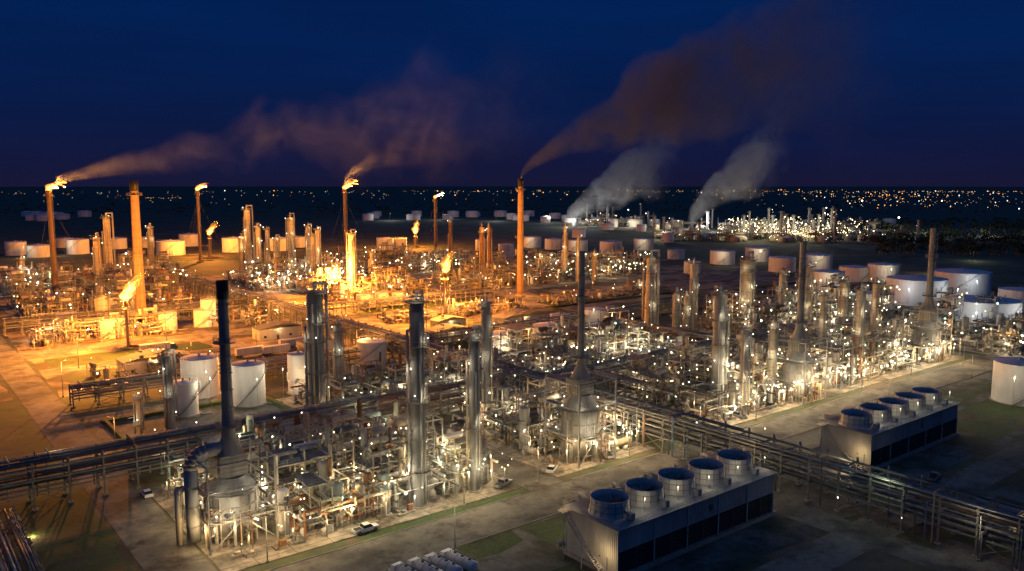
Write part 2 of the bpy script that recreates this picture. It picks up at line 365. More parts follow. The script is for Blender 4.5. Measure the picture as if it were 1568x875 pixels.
# ------------------------------------------------------------------ columns
def column(u,v,vt,wpx,npl=4,m='clad',lamps=3,power=700,kind='white',name='distillation_column',lr=0.22):
    R=random.Random(int(u*7+v)); x,y=P(u,v); h=HT(u,v,vt); r=WM(v,wpx)/2
    mb=MB(); n=24
    r2=r*(0.84 if R.random()<0.5 else 1.0); zs=h*R.uniform(0.45,0.6)
    mb.rev(0,0,[(r*1.15,0),(r*1.02,0.08*h),(r,0.085*h),(r,zs),(r2,zs+r*0.6),(r2,h-r*1.1),(r2*0.9,h-r*0.8),(r2*0.55,h-r*0.55),(0.05,h-r*0.45)],n,m)
    mb.cyl((0,0,0),(0,0,0.5),r*1.4,n=16,m='concreteblock')
    z=2
    while z<h-2:
        z+=R.uniform(2.4,3.6); rr=r if z<zs+r*.6 else r2
        mb.cyl((0,0,z),(0,0,z+0.14),rr+0.05,n=n,m='steelgrey')
    t=R.uniform(3.6,5.4)
    for dt,pr in ((0,0.12*r+0.08),(0.5,0.07*r+0.05),(-1.6,0.14*r+0.08)):
        c,s=math.cos(t+dt),math.sin(t+dt); q=r+pr+0.25; z1=h*R.uniform(0.7,0.97)
        mb.pipe([(c*q,s*q,1),(c*q,s*q,z1),(c*r*0.5,s*r*0.5,z1+0.2)],pr,R.choice(['galv','cream','clad']),8)
    c,s=math.cos(t+2.2),math.sin(t+2.2); q=r*1.35+0.2
    mb.pipe([(0,0,h-r*0.5),(0,0,h+r*0.5),(c*q,s*q,h+r*0.5),(c*q,s*q,h*0.12)],0.17*r+0.08,'clad',8)
    c,s=math.cos(t+1.0),math.sin(t+1.0)
    for w in (-0.25,0.25):
        mb.cyl((c*(r+0.5)-s*w,s*(r+0.5)+c*w,0.5),(c*(r+0.5)-s*w,s*(r+0.5)+c*w,h-r),0.045,n=4,m='galv')
    zz=3.0
    while zz<h-r: 
        mb.cyl((c*(r+0.5)+s*.25,s*(r+0.5)-c*.25,zz),(c*(r+0.5)-s*.25,s*(r+0.5)+c*.25,zz),0.03,n=4,m='galv',caps=False); zz+=0.9
    for i in range(npl):
        zp=h*(0.16+0.80*(i+R.uniform(-0.2,0.2))/max(1,npl-1)) if npl>1 else h*0.9
        zp=min(zp,h-r*0.7)
        a0=R.uniform(0,6.28); span=R.choice([2.2,3.0,4.0]) if i<npl-1 else 5.2
        pw_=min(1.1,0.45+0.4*r); mb.platform(0,0,zp,r*0.8,r+pw_,a0,a0+span)
        for _ in range(2):
            tt=a0+R.uniform(0,span); mb.cyl((math.cos(tt)*r*.8,math.sin(tt)*r*.8,zp+1),(math.cos(tt)*(r+.35),math.sin(tt)*(r+.35),zp+1),0.3,n=10,m='galv')
        if i>=npl-lamps:
            tt=-math.pi/2-TH+R.uniform(-1.3,1.3); q=r+2.0
            mb.cyl((math.cos(tt)*r,math.sin(tt)*r,zp+2.4),(math.cos(tt)*q,math.sin(tt)*q,zp+2.4),0.05,n=4,m='galv')
            mb.lamp(math.cos(tt)*q,math.sin(tt)*q,zp+2.0,kind,power*R.uniform(0.6,1.4),lr)
        tt=-math.pi/2-TH+R.uniform(-1.6,1.6)
        mb.bulb(math.cos(tt)*(r+1.0),math.sin(tt)*(r+1.0),zp+1.9,lr*0.8,'bulb_white')
    mb.cyl((0,0,h-r),(0,0,h+2.2),0.08,n=5,m='galv')
    mb.build(name,x,y,0)

# ------------------------------------------------------------------ fired heaters
def heater(u,v,vt,vbody,wpx,stackpx,name='fired_heater',m='colgrey',duct=False,power=1500,black=True):
    x,y=P(u,v); h=HT(u,v,vt); hb=HT(u,v,vbody); r=WM(v,wpx)/2; rs=WM(v,stackpx)/2
    mb=MB(); n=28; z0=1.6
    for i in range(12):
        t=2*math.pi*i/12; mb.cbox(math.cos(t)*r*0.92,math.sin(t)*r*0.92,z0/2,0.4,0.4,z0,'concreteblock')
    mb.rev(0,0,[(0.1,z0),(r,z0),(r,z0+hb*0.78),(r*0.62,z0+hb*0.95),(r*0.60,z0+hb)],n,m)
    for i in range(16):
        t=2*math.pi*i/16; mb.cbox(math.cos(t)*(r+0.05),math.sin(t)*(r+0.05),z0+hb*0.39,0.28,0.28,hb*0.78-0.1,'steelgrey')
    for zz in (0.0,0.26,0.52,0.775): mb.cyl((0,0,z0+hb*zz),(0,0,z0+hb*zz+0.22),r+0.22,n=n,m='steelgrey')
    mb.platform(0,0,z0+hb*0.30,r+0.2,r+1.5,0,6.28); mb.platform(0,0,z0+hb*0.76,r+0.2,r+1.5,0.4,5.2)
    zc=z0+hb; cw=r*0.55; hc=r*0.9
    mb.box(-cw,-cw*0.8,zc,cw,cw*0.8,zc+hc,'colgrey')
    for i in range(5): mb.box(-cw-0.12,-cw*0.8-0.12,zc+hc*i/5+0.05,cw+0.12,cw*0.8+0.12,zc+hc*i/5+0.25,'steelgrey')
    for i in range(7): mb.cyl((-cw-0.5,-cw*.7+cw*1.4*i/6,zc+0.4),(-cw-0.5,-cw*.7+cw*1.4*i/6,zc+hc-.3),0.12,n=6,m='cream')
    mb.rev(0,0,[(cw*0.98,zc+hc),(rs*1.35,zc+hc+cw*1.2),(rs*1.35,zc+hc+cw*1.2+1)],16,'colgrey')
    zs=zc+hc+cw*1.2+0.5; hbk=h-3.6 if black else h
    mb.rev(0,0,[(rs*1.2,zs),(rs,zs+(h-zs)*0.3),(rs*0.95,hbk)],18,m)
    if black: mb.rev(0,0,[(rs*1.0,hbk),(rs*1.12,hbk+0.3),(rs*1.12,h),(rs*0.85,h),(rs*0.85,h-2)],18,'black')
    q=zs+2
    while q<h-3: mb.cyl((0,0,q),(0,0,q+0.16),rs*1.12+0.05,n=18,m='steelgrey'); q+=3.4
    mb.platform(0,0,zs+1.5,rs*1.1,rs+1.4,0,6.28); mb.platform(0,0,zs+(h-zs)*0.6,rs,rs+1.1,2,5.5)
    for w in (-0.25,0.25): mb.cyl((w,-rs*1.2-0.35,zs),(w,-rs*1.2-0.35,h-2),0.04,n=4,m='galv')
    for (sx,sy) in ((-1,-1),(1,-1),(1,1),(-1,1)):
        mb.cbox(sx*(r+1.6),sy*(r+1.6),(zc+hc)/2,0.35,0.35,zc+hc,'galv')
    for zz in (0.35,0.7,1.0):
        z=(zc+hc)*zz
        for sy in (-1,1): mb.cbox(0,sy*(r+1.6),z-0.25,2*r+2.8,0.22,0.3,'galv'); mb.cbox(sy*(r+1.6),0,z-0.25,0.22,2*r+2.8,0.3,'galv')
        mb.rail(-r-1.6,-r-1.6,r+1.6,-r-1.6,z); mb.rail(-r-1.6,-r-1.6,-r-1.6,r+1.6,z)
        mb.box(-r-1.6,r*0.3,z-0.05,-r*0.5 if zz>0.8 else -r-0.2,r+1.6,z+0.04,'steelgrey')
    for sx in (-1,1):
        mb.cyl((sx*(r+1.6),-r-1.6,.3),(0,-r-1.6,(zc+hc)*.35-.3),0.09,n=4,m='galv')
    R=random.Random(int(u))
    for i in range(18):
        t=R.uniform(3.2,6.2); q=r+R.uniform(.3,2.6); zt=R.uniform(2,hb*.8); mb.pipe([(math.cos(t)*q,math.sin(t)*q,.3),(math.cos(t)*q,math.sin(t)*q,zt),(math.cos(t)*r*.9,math.sin(t)*r*.9,zt)],R.choice([.1,.15,.22]),R.choice(['galv','cream','clad','rust']))
    if duct:
        dx=-r-2.6
        mb.pipe([(dx,0,1.0),(dx,0,zc+hc*0.6)],r*0.27,'clad',16)
        k=6; px=None
        for i in range(k+1):
            t=math.pi*i/k*0.5; p=(dx+(1-math.cos(t))*3.0,0,zc+hc*0.6+math.sin(t)*3.0)
            if px: mb.cyl(px,p,r*0.27,n=16,m='clad')
            px=p
        mb.cyl(px,(0,0,px[2]),r*0.27,n=16,m='clad')
        mb.pipe([(dx-2.4,1,0.5),(dx-2.4,1,zc*0.9),(dx,1,zc*0.9)],r*0.13,'cream',12)
        for zz in (4,8,12,16): mb.cyl((dx,0,zz),(dx,0,zz+0.2),r*0.27+0.1,n=16,m='steelgrey')
    for i,t in enumerate((-2.6,-1.9,-1.2,-0.5,1.6)):
        mb.lamp(math.cos(t)*(r+3.0),math.sin(t)*(r+3.0),z0+hb*0.30-0.7+ (i%2)*4,'white' if i%2 else 'warm',power,0.28)
    for t in (-2.3,-1.0): mb.lamp(math.cos(t)*(r+2.6),math.sin(t)*(r+2.6),z0+hb*0.76+2,'white',power*0.35,0.22)
    for i in range(8):
        t=2*math.pi*i/8; mb.bulb(math.cos(t)*(r+1.5),math.sin(t)*(r+1.5),z0+hb*(.3 if i%2 else .76)+1.6,0.2,'bulb_white')
        mb.bulb(math.cos(t)*r*0.6,math.sin(t)*r*0.6,0.9,0.2,'bulb_orange')
    mb.build(name,x,y,0)

# ------------------------------------------------------------------ tanks
def tank(u,v,vt,wpx,m='tankpaint',lamp=0,kind='white',power=2500):
    r=WM(v,wpx)/2; x,y=P(u,v)
    d=math.hypot(x,y); x+=x/d*r; y+=y/d*r
    yn=(PH/2-vt)/FPX
    h=max(3.0,CAMZ+(y-r)*(-SP+yn*CP)/(CP+yn*SP))
    mb=MB(); n=40
    mb.rev(0,0,[(r,0),(r,h)],n,m)
    mb.rev(0,0,[(r,h),(r*0.5,h+r*0.055),(0.05,h+r*0.11)],n,m)
    for zz in (0.0,0.33,0.66,0.965): mb.cyl((0,0,h*zz+0.01),(0,0,h*zz+0.14),r+0.07,n=n,m=m,caps=True)
    mb.cyl((0,0,-0.05),(0,0,0.25),r+0.6,n=n,m='concreteblock')
    t0=-2.6-TH+(int(u)%5)*0.3; span=min(2.2,h*1.3/r); K=int(max(8,h/0.4))
    pv=None
    for i in range(K+1):
        t=t0+span*i/K; z=h*i/K; c,s=math.cos(t),math.sin(t)
        p=(c*(r+0.5),s*(r+0.5),z)
        mb.cbox(p[0],p[1],z,0.6,0.6,0.06,'steelgrey')
        q=(c*(r+0.85),s*(r+0.85),z+1.0)
        if pv: mb.cyl(pv,q,0.045,n=4,m='galv',caps=False); mb.cyl((pv[0],pv[1],pv[2]-1),(q[0],q[1],q[2]-1),0.09,n=4,m='steelgrey',caps=False)
        pv=q
    kk=28
    for i in range(kk):
        t=2*math.pi*i/kk;t2=2*math.pi*(i+1)/kk
        mb.cyl((math.cos(t)*r*.99,math.sin(t)*r*.99,h+1),(math.cos(t2)*r*.99,math.sin(t2)*r*.99,h+1),0.04,n=4,m='galv',caps=False)
        mb.cyl((math.cos(t)*r*.99,math.sin(t)*r*.99,h),(math.cos(t)*r*.99,math.sin(t)*r*.99,h+1),0.035,n=4,m='galv',caps=False)
    mb.cyl((0,0,h),(0,0,h+r*0.11+0.7),0.4,n=8,m='galv')
    mb.cyl((r*.5,0,h),(r*.5,0,h+r*0.08+0.6),0.3,n=8,m='galv')
    mb.pipe([(r*0.9,-r*0.9,0.5),(r*0.9,-r*1.3,0.5),(r*1.6,-r*1.3,0.5)],0.25,'galv')
    if lamp:
        for t in ((-2.2,-1.1) if lamp==1 else (-1.75,)): mb.lamp(math.cos(t-TH)*(r+9),math.sin(t-TH)*(r+9),11,kind,power,0.3,post=10.9)  # post lamps added beside the tank to brighten its shell
    mb.build('storage_tank',x,y,0)

# ------------------------------------------------------------------ chimneys
def chimney(u,v,vt,wpx,m='brown'):
    x,y=P(u,v);h=HT(u,v,vt);r=WM(v,wpx)/2;mb=MB()
    mb.rev(0,0,[(r*1.15,0),(r*1.12,h*0.1),(r*0.8,h*0.93)],24,m)
    mb.rev(0,0,[(r*0.8,h*0.93),(r*0.86,h*0.935),(r*0.84,h),(r*0.6,h),(r*0.6,h-3)],24,'black')
    z=3
    while z<h*0.92: rr=r*(1.15-0.35*z/h); mb.cyl((0,0,z),(0,0,z+0.2),rr+0.06,n=24,m='rust'); z+=4.5
    for q in (0.5,0.9): mb.platform(0,0,h*q,r*0.8,r+1.2,0,6.28)
    for w in (-0.25,0.25): mb.cyl((w,-r*1.1-0.4,1),(w,-r*.85-0.4,h-2),0.05,n=4,m='galv')
    mb.cyl((0,0,0),(0,0,2),r*1.5,n=16,m='concreteblock')
    mb.build('chimney',x,y,0)

# ------------------------------------------------------------------ flares
def gas(nm,col,st):
    m=bpy.data.materials.new(nm+'_gas'); m.use_nodes=True; nt=m.node_tree; nt.nodes.clear()
    o=nt.nodes.new('ShaderNodeOutputMaterial'); e=nt.nodes.new('ShaderNodeEmission')
    e.inputs[0].default_value=(*col,1); e.inputs[1].default_value=st
    nt.links.new(e.outputs[0],o.inputs['Volume']); MAT[nm]=m
gas('flame',(1,0.30,0.025),0.55)
gas('flamecore',(1,0.48,0.10),1.3)
def flare(u,v,vtip,wpx,flpx,lean,power,derrick=False):
    x,y=P(u,v);h=HT(u,v,vtip);r=max(0.45,WM(v,wpx)/2); fl=WM(v,flpx)
    R=random.Random(int(u)); mb=MB()
    mb.rev(0,0,[(r*1.2,0),(r,h*0.2),(r*0.8,h-2.5),(r*1.15,h-2.2),(r*1.15,h)],14,'brown')
    mb.cyl((0,0,0),(0,0,1),r*2.5,n=12,m='concreteblock')
    mb.platform(0,0,h-4,r*.8,r+1.3,0,6.28); mb.platform(0,0,h*0.5,r*.8,r+1.1,0,4)
    for w in (-0.25,0.25): mb.cyl((w,-r-0.4,1),(w,-r-0.4,h-4),0.05,n=4,m='galv')
    mb.pipe([(r+0.5,0,1),(r+0.5,0,h-1)],0.15,'galv'); mb.pipe([(r,0,1.5),(r+9,0,1.5),(r+9,4,1.5)],0.45,'rust')
    if derrick:
        b=2.4
        for i in range(int(h*0.9/6)):
            z=i*6
            for (ax,ay,bx,by) in ((-b,-b,b,-b),(b,-b,b,b),(b,b,-b,b),(-b,b,-b,-b)):
                mb.cyl((ax,ay,z),(ax,ay,z+6),0.12,n=4,m='steelgrey'); mb.cyl((ax,ay,z),(bx,by,z+6),0.07,n=4,m='steelgrey'); mb.cyl((ax,ay,z+6),(bx,by,z+6),0.08,n=4,m='steelgrey')
    else:
        for t in (0.5,2.6,4.7):
            for q in (0.55,0.88): mb.cyl((0,0,h*q),(math.cos(t)*h*0.4,math.sin(t)*h*0.4,0),0.035,n=4,m='galv',caps=False)
    e=mb.build('flare_stack',x,y,0,force_empty=True); e.rotation_euler.z=0
    fm=MB(); n=14
    for tongue in range(8):
        core=tongue in (0,1)
        k=fm.mid('flamecore' if core else 'flame')
        L=fl*(0.75 if tongue==0 else 0.5 if tongue==1 else 1.0 if tongue==2 else R.uniform(0.6,1.1)); ln=lean+R.uniform(-0.24,0.2)*(tongue not in (0,2)); rad=fl*(0.15 if core else 0.22 if tongue==2 else 0.12)
        ox=R.uniform(-.06,.08)*fl*(tongue not in (0,2)); i0=len(fm.v); K=18; ph=R.uniform(0,6)
        for i in range(K+1):
            s=i/K; an=ln*(0.35+0.8*s)
            cx=ox+L*s*math.sin(an)+math.sin(s*6+ph)*0.035*L*s; cz=L*s*math.cos(an); cy=math.sin(s*5+ph)*0.04*L*s
            rr=rad*(math.sin(math.pi*min(1,s**0.62))**0.8*(1-0.2*s)+0.05)*(1+0.2*math.sin(s*15+ph))+0.01
            for j in range(n):
                t=2*math.pi*j/n; q=rr*(1+0.2*math.sin(3*t+s*9+ph)); fm.v.append((cx+q*math.cos(t),cy+q*math.sin(t),cz+0.25*q*math.sin(t*2+s*8)))
        for i in range(K):
            for j in range(n):
                j2=(j+1)%n; a=i0+i*n; fm.face((a+j,a+j2,a+n+j2,a+n+j),k,True)
        fm.face(tuple(i0+j for j in range(n-1,-1,-1)),k); fm.face(tuple(i0+K*n+j for j in range(n)),k)
    o=bpy.data.objects.new('flame',fm.mesh('flame')); COL.objects.link(o); o.parent=e; o.location=(0,0,h-0.2)
    l=bpy.data.objects.new('flame_light',lightdata('flare',power,fl*0.10)); COL.objects.link(l); l.parent=e; l.location=(fl*0.32*math.sin(lean*.6),0,h+fl*0.34)

# ------------------------------------------------------------------ pipe racks
def rack(a0,b0,length,axis,seed,width=7,z1=5.5,tiers=2,lamps=0,bulb=0,fm='steelgrey',name='pipe_rack'):
    R=random.Random(seed); mb=MB()
    def B(l0,w0,za,l1,w1,zb,m):
        if axis=='a': mb.box(l0,w0,za,l1,w1,zb,m)
        else: mb.box(-w1,l0,za,-w0,l1,zb,m)
    def Q(l,w,z): return (l,w,z) if axis=='a' else (-w,l,z)
    ztop=z1+(tiers-1)*2.6
    nb=int(length/7)
    for i in range(nb+1):
        l=i*length/nb
        for w in (0,width): B(l-0.18,w-0.18,0,l+0.18,w+0.18,ztop+0.6,fm); B(l-0.5,w-0.5,-0.05,l+0.5,w+0.5,0.35,'concreteblock')
        for t in range(tiers): B(l-0.15,-0.5,z1+t*2.6-0.55,l+0.15,width+0.5,z1+t*2.6-0.25,fm)
        if i<nb and i%4==1:
            l2=(i+1)*length/nb
            for w in (0,width):
                mb.cyl(Q(l,w,0.5),Q(l2,w,z1-0.6),0.08,n=4,m=fm); mb.cyl(Q(l2,w,0.5),Q(l,w,z1-0.6),0.08,n=4,m=fm)
    for t in range(tiers):
        z=z1+t*2.6
        for w in (-0.05,width+0.05): B(0,w-0.1,z-0.95,length,w+0.1,z-0.6,fm)
        w=0.4
        while w<width-0.2:
            r=R.choice([0.08,0.1,0.14,0.18,0.24,0.28]); m=R.choice(['galv','clad','bluepipe','steelgrey','darksteel','steelgrey','darksteel','rust'])
            l0=0 if R.random()<.6 else R.uniform(0,length*.4); l1=length if R.random()<.6 else R.uniform(length*.6,length)
            w+=r; mb.cyl(Q(l0,w,z-0.24+r),Q(l1,w,z-0.24+r),r,n=8,m=m)
            for _ in range(max(1,int(length/60))):
                if R.random()<0.6:
                    l=R.uniform(l0,l1); mb.pipe([Q(l,w,z+r),Q(l,w,z+r+0.8),Q(l,width+1.2,z+r+0.8),Q(l,width+1.2,0.4)],min(r,0.16),m)
            w+=r+R.uniform(0.08,0.4)
    B(0,width+0.35,ztop+0.3,length,width+0.85,ztop+0.45,'galv')
    for i in range(lamps):
        l=length*(i+0.5)/lamps; q=Q(l,-1.2 if i%2 else width+2.2,ztop+1.4 if i%3==0 else z1-1.3); mb.lamp(q[0],q[1],q[2],R.choice(['white','warm','green']),600,0.22)
    for i in range(bulb):
        l=length*(i+R.random())/bulb; q=Q(l,R.choice([-.6,width+.9]),R.choice([ztop+1.2,z1-1.2])); mb.bulb(q[0],q[1],q[2],0.18,'bulb_white')
    x,y=to_xy(a0,b0); mb.build(name,x,y,0)

# ------------------------------------------------------------------ cooling tower
def cooling_tower(a0,b0):
    L,Wd,h=47.0,13.5,9.2; mb=MB()
    mb.box(-0.6,-0.6,-0.02,L+0.6,Wd+0.6,0.7,'concreteblock')
    mb.box(0.25,0.25,0.7,L-0.25,Wd-0.25,h-0.4,'black')
    mb.box(0,0,0.7,0.24,Wd,h,'coolwall'); mb.box(L-0.24,0,0.7,L,Wd,h,'coolwall')
    for y0,y1 in ((-0.02,0.24),(Wd-0.24,Wd+0.02)):
        mb.box(0.24,y0,h-4.3,L-0.24,y1,h,'coolwall')
    x=0.3
    while x<L-0.3:
        for yy in (-0.1,Wd+0.02): mb.box(x,yy,h-4.25,x+0.16,yy+0.08,h-0.1,'coolwall')
        x+=0.42
    y=0.3
    while y<Wd-0.3:
        for xx in (-0.08,L+0.003): mb.box(xx,y,0.8,xx+0.077,y+0.16,h-0.1,'coolwall')
        y+=0.5
    for i in range(7):
        z=0.9+i*0.55
        mb.box(0.3,-0.02,z,L-0.3,0.18,z+0.06,'darksteel'); mb.box(0.3,Wd-0.18,z,L-0.3,Wd+0.02,z+0.06,'darksteel')
    for i in range(11):
        x=L*i/10; 
        for yy in (-0.14,Wd+0.02): mb.box(x-0.14,yy,0.7,x+0.14,yy+0.12,h-4.3,'darksteel' if 0<i<10 else 'coolwall')
    for i in (2,4,6,8):
        mb.box(L*i/10-0.12,-0.3,0.7,L*i/10+0.12,-0.145,h+0.0,'coolwall')
    mb.cbox(L*.55,-0.2,h-2.2,1.0,0.1,1.3,'darksteel')
    mb.box(-0.5,-0.7,h,L+0.5,Wd+0.7,h+0.18,'fandeck')
    z=h+0.18
    mb.rail(-0.45,-0.65,L+0.45,-0.65,z); mb.rail(-0.45,Wd+0.65,L+0.45,Wd+0.65,z); mb.rail(-0.45,-0.65,-0.45,Wd+0.65,z); mb.rail(L+0.45,-0.65,L+0.45,Wd+0.65,z)
    for i in range(5):
        cx=L*(i+0.5)/5; cy=Wd*0.5; R0=3.75
        mb.rev(cx,cy,[(R0*1.10,z),(R0*1.02,z+0.8),(R0*0.97,z+1.7),(R0*1.0,z+3.0),(R0*0.96,z+3.0),(R0*0.93,z+1.7),(R0*0.93,z+0.1)],36,'coolwall')
        mb.cyl((cx,cy,z+0.02),(cx,cy,z+0.1),R0*0.95,n=24,m='black')
        for zz in (0.9,2.0): mb.cyl((cx,cy,z+zz),(cx,cy,z+zz+0.1),R0*1.03,n=36,m='steelgrey',caps=False)
        for j in range(18):
            t=2*math.pi*j/18; mb.cyl((cx+math.cos(t)*R0*1.07,cy+math.sin(t)*R0*1.07,z),(cx+math.cos(t)*R0*1.0,cy+math.sin(t)*R0*1.0,z+3),0.07,n=4,m='steelgrey')
        mb.cyl((cx,cy,z+0.1),(cx,cy,z+2.1),0.55,n=12,m='darksteel')
        for j in range(8):
            t=2*math.pi*(j+0.3*i)/8; c,s=math.cos(t),math.sin(t)
            k=mb.mid('steelgrey'); q=len(mb.v)
            mb.v+=[(cx+c*.5-s*.2,cy+s*.5+c*.2,z+1.7),(cx+c*.5+s*.2,cy+s*.5-c*.2,z+2.0),(cx+c*3.3+s*.4,cy+s*3.3-c*.4,z+1.95),(cx+c*3.3-s*.4,cy+s*3.3+c*.4,z+1.75)]
            mb.face((q,q+1,q+2,q+3),k)
        mb.cyl((cx,cy,z+1.2),(cx,cy-R0-1.5,z+1.2),0.12,n=6,m='galv'); mb.cbox(cx,cy-R0-1.6,z+0.8,1,1.2,1.3,'galv')
        mb.lamp(cx+4.5,cy-R0-0.6,z+2.6,'white',250,0.18,post=2.5)
    mb.pipe([(-1,Wd+1.6,1.4),(L+1,Wd+1.6,1.4)],0.6,'galv',12)
    for i in range(5): cx=L*(i+0.5)/5; mb.pipe([(cx,Wd+1.6,1.4),(cx,Wd+1.6,h+1.1),(cx,Wd*0.5+3.9,h+1.1)],0.35,'galv',10)
    mb.cyl((-1.2,0.5,0.2),(-1.2,7,h*0.5),0.14,n=4,m='galv'); mb.cyl((-2.2,0.5,0.2),(-2.2,7,h*0.5),0.14,n=4,m='galv')
    mb.cyl((-1.2,12,h*1.0),(-1.2,7,h*0.5),0.14,n=4,m='galv'); mb.cyl((-2.2,12,h*1.0),(-2.2,7,h*0.5),0.14,n=4,m='galv')
    for i in range(14):
        mb.cbox(-1.7,0.5+6.5*(i+.5)/14,0.2+(h*.5-.2)*(i+.5)/14,0.95,0.35,0.06,'galv'); mb.cbox(-1.7,7+5*(i+.5)/14,h*.5+h*.5*(i+.5)/14,0.95,0.35,0.06,'galv')
    for p in ((-2.2,12),(-2.2,7),(-2.2,0.5)): mb.cyl((p[0],p[1],0),(p[0],p[1],h*0.9 if p[1]==12 else h*.5),0.12,n=5,m='galv')
    mb.box(-2.6,11.6,h-0.1,-0.5,13.6,h+0.0,'steelgrey')
    mb.lamp(-2.6,2.0,4.2,'warm',450,0.2); mb.lamp(-1.4,Wd-0.5,h+2.0,'warm',300,0.2); mb.lamp(L*0.5,Wd+3.5,5,'white',900,0.2); mb.lamp(L+2,Wd*.5,6,'white',400,0.2)
    mb.lamp(L*.15,Wd+3.5,6,'warm',900,0.2); mb.lamp(L*.85,Wd+3.5,6,'warm',900,0.2)
    x,y=to_xy(a0,b0); mb.build('cooling_tower',x,y,0)

# ------------------------------------------------------------------ vehicles etc.
def wheels(mb,xs,w,r=0.36):
    for x in xs:
        for y0,y1 in ((-w/2,-w/2+0.28),(w/2-0.28,w/2)): mb.cyl((x,y0,r),(x,y1,r),r,n=12,m='tyre'); mb.cyl((x,y0-0.01,r),(x,y1+0.01,r),r*.5,n=8,m='galv')
def car(a,b,rot,m,pick=False):
    mb=MB(); w=1.85
    if pick:
        mb.prism([(-2.7,0.45),(2.7,0.45),(2.75,0.95),(1.5,1.1),(-2.7,1.1)],-w/2,w/2,m); mb.prism([(1.4,1.1),(0.8,1.75),(-0.7,1.75),(-0.85,1.1)],-w/2+0.14,w/2-0.14,'glass'); mb.box(-0.65,-0.74,1.752,0.75,0.74,1.80,m)
        mb.box(-2.6,-0.75,1.102,-0.95,0.75,1.12,'black'); wheels(mb,(-1.75,1.75),1.9,0.4)
    else:
        mb.prism([(-2.2,0.35),(2.2,0.35),(2.25,0.7),(1.2,0.92),(-2.15,0.98)],-w/2,w/2,m); mb.prism([(1.15,0.92),(0.45,1.42),(-1.1,1.44),(-1.9,0.97)],-w/2+0.12,w/2-0.12,'glass'); mb.box(-1.05,-0.72,1.43,0.42,0.72,1.47,m)
        wheels(mb,(-1.35,1.4),1.88,0.33)
    x,y=to_xy(a,b); mb.build('pickup_truck' if pick else 'parked_car',x,y,0.05,TH+rot)
def tanker(a,b,rot):
    mb=MB(); mb.rev(0,0,[(0.05,-4.2),(0.8,-4.05),(1.1,-3.8),(1.15,-3.5),(1.15,3.5),(1.1,3.8),(0.8,4.05),(0.05,4.2)],18,'whitepaint','x',(0,0,2.25))
    mb.box(-3.9,-0.5,0.85,4.2,0.5,1.12,'darksteel'); wheels(mb,(-3.2,-2.0,3.6),2.4,0.5); mb.prism([(-3.8,1.05),(-1.4,1.05),(-1.6,1.3),(-3.6,1.3)],-1.24,1.24,'darksteel')
    for x in (-2.2,0,2.2): mb.cyl((x,0,3.3),(x,0,3.65),0.35,n=10,m='darksteel'); mb.cyl((x+1.1,0,2.25),(x+1.2,0,2.25),1.2,n=18,m='steelgrey')
    mb.box(-3,-0.9,2.9,3,-0.7,3.34,'darksteel'); mb.rail(-3,0.6,3,0.6,3.2)
    for z in (1.2,1.8,2.4,3.0): mb.cyl((-4.3,-.3,z),(-4.3,.3,z),.03,n=4,m='darksteel')
    # tractor cab
    mb.prism([(4.4,0.8),(6.6,0.8),(6.6,1.6),(6.0,1.8),(5.6,2.9),(4.4,3.0)],-1.15,1.15,'carwhite'); mb.prism([(6.03,1.82),(5.65,2.8),(5.75,2.8),(6.12,1.82)],-1.0,1.0,'glass'); wheels(mb,(5.9,),2.35,0.5)
    x,y=to_xy(a,b); mb.build('tanker_truck',x,y,0.05,TH+rot,scale=.9)
def truck(a,b,rot,m='whitepaint'):
    mb=MB(); mb.box(-6.5,-1.25,1.15,5.2,1.25,3.9,m); mb.box(-6.4,-0.5,0.85,7.6,0.5,1.14,'darksteel')
    i=-6.2
    while i<5: mb.box(i,-1.29,1.2,i+.1,1.29,3.85,'galv'); i+=1.2
    mb.prism([(5.5,1.0),(8.3,1.0),(8.3,1.9),(7.7,2.2),(7.2,3.1),(5.5,3.2)],-1.2,1.2,'carblue'); mb.prism([(7.72,2.22),(7.25,3.0),(7.35,3.0),(7.8,2.22)],-1.05,1.05,'glass')
    wheels(mb,(-5.6,-4.4,5.9,7.6),2.5,0.5); x,y=to_xy(a,b); mb.build('semi_truck',x,y,0.05,TH+rot)
def street_lamp(a,b,kind='warm',power=3500,h=9,rot=0,rad=0.24):
    mb=MB(); mb.cyl((0,0,0),(0,0,h),0.13,0.08,n=8,m='galv'); mb.cyl((0,0,h),(1.8,0,h+0.4),0.06,n=6,m='galv'); mb.cbox(2.0,0,h+0.42,0.9,0.35,0.14,'steelgrey'); mb.cyl((0,0,0),(0,0,0.5),0.3,n=8,m='concreteblock')
    mb.L.append((2.0,0,h+0.05,kind,power,rad)); x,y=to_xy(a,b); mb.build('street_lamp',x,y,0,TH+rot,part='pole')
def shed(a,b,w,d,h,m='coolwall'):
    mb=MB(); mb.box(0,0,0,w,d,h,m)
    mb.prism([(-0.4,h),(w/2,h+w*0.1),(w+0.4,h),(w+0.4,h+0.15),(w/2,h+w*0.1+0.15),(-0.4,h+0.15)],-0.3,d+0.3,'steelgrey')
    mb.box(w*.4,-0.06,0.1,w*.4+1.1,-0.003,2.2,'darksteel')
    for q in (0.1,0.7): mb.box(w*q,-0.05,1.1,w*q+1.2,-0.003,2.1,'glass'); mb.box(w*q-.08,-0.04,1.02,w*q+1.28,-0.002,1.09,'whitepaint')
    mb.box(-0.06,d*.4,0.1,-0.003,d*.4+2.4,2.6,'galv'); mb.cbox(w*.3,d*.5,h+w*.1+.5,1.2,1.2,.9,'galv')
    mb.lamp(w*.45,-1.2,h-0.4,'warm',300,0.2); x,y=to_xy(a,b); mb.build('equipment_building',x,y,0.02)

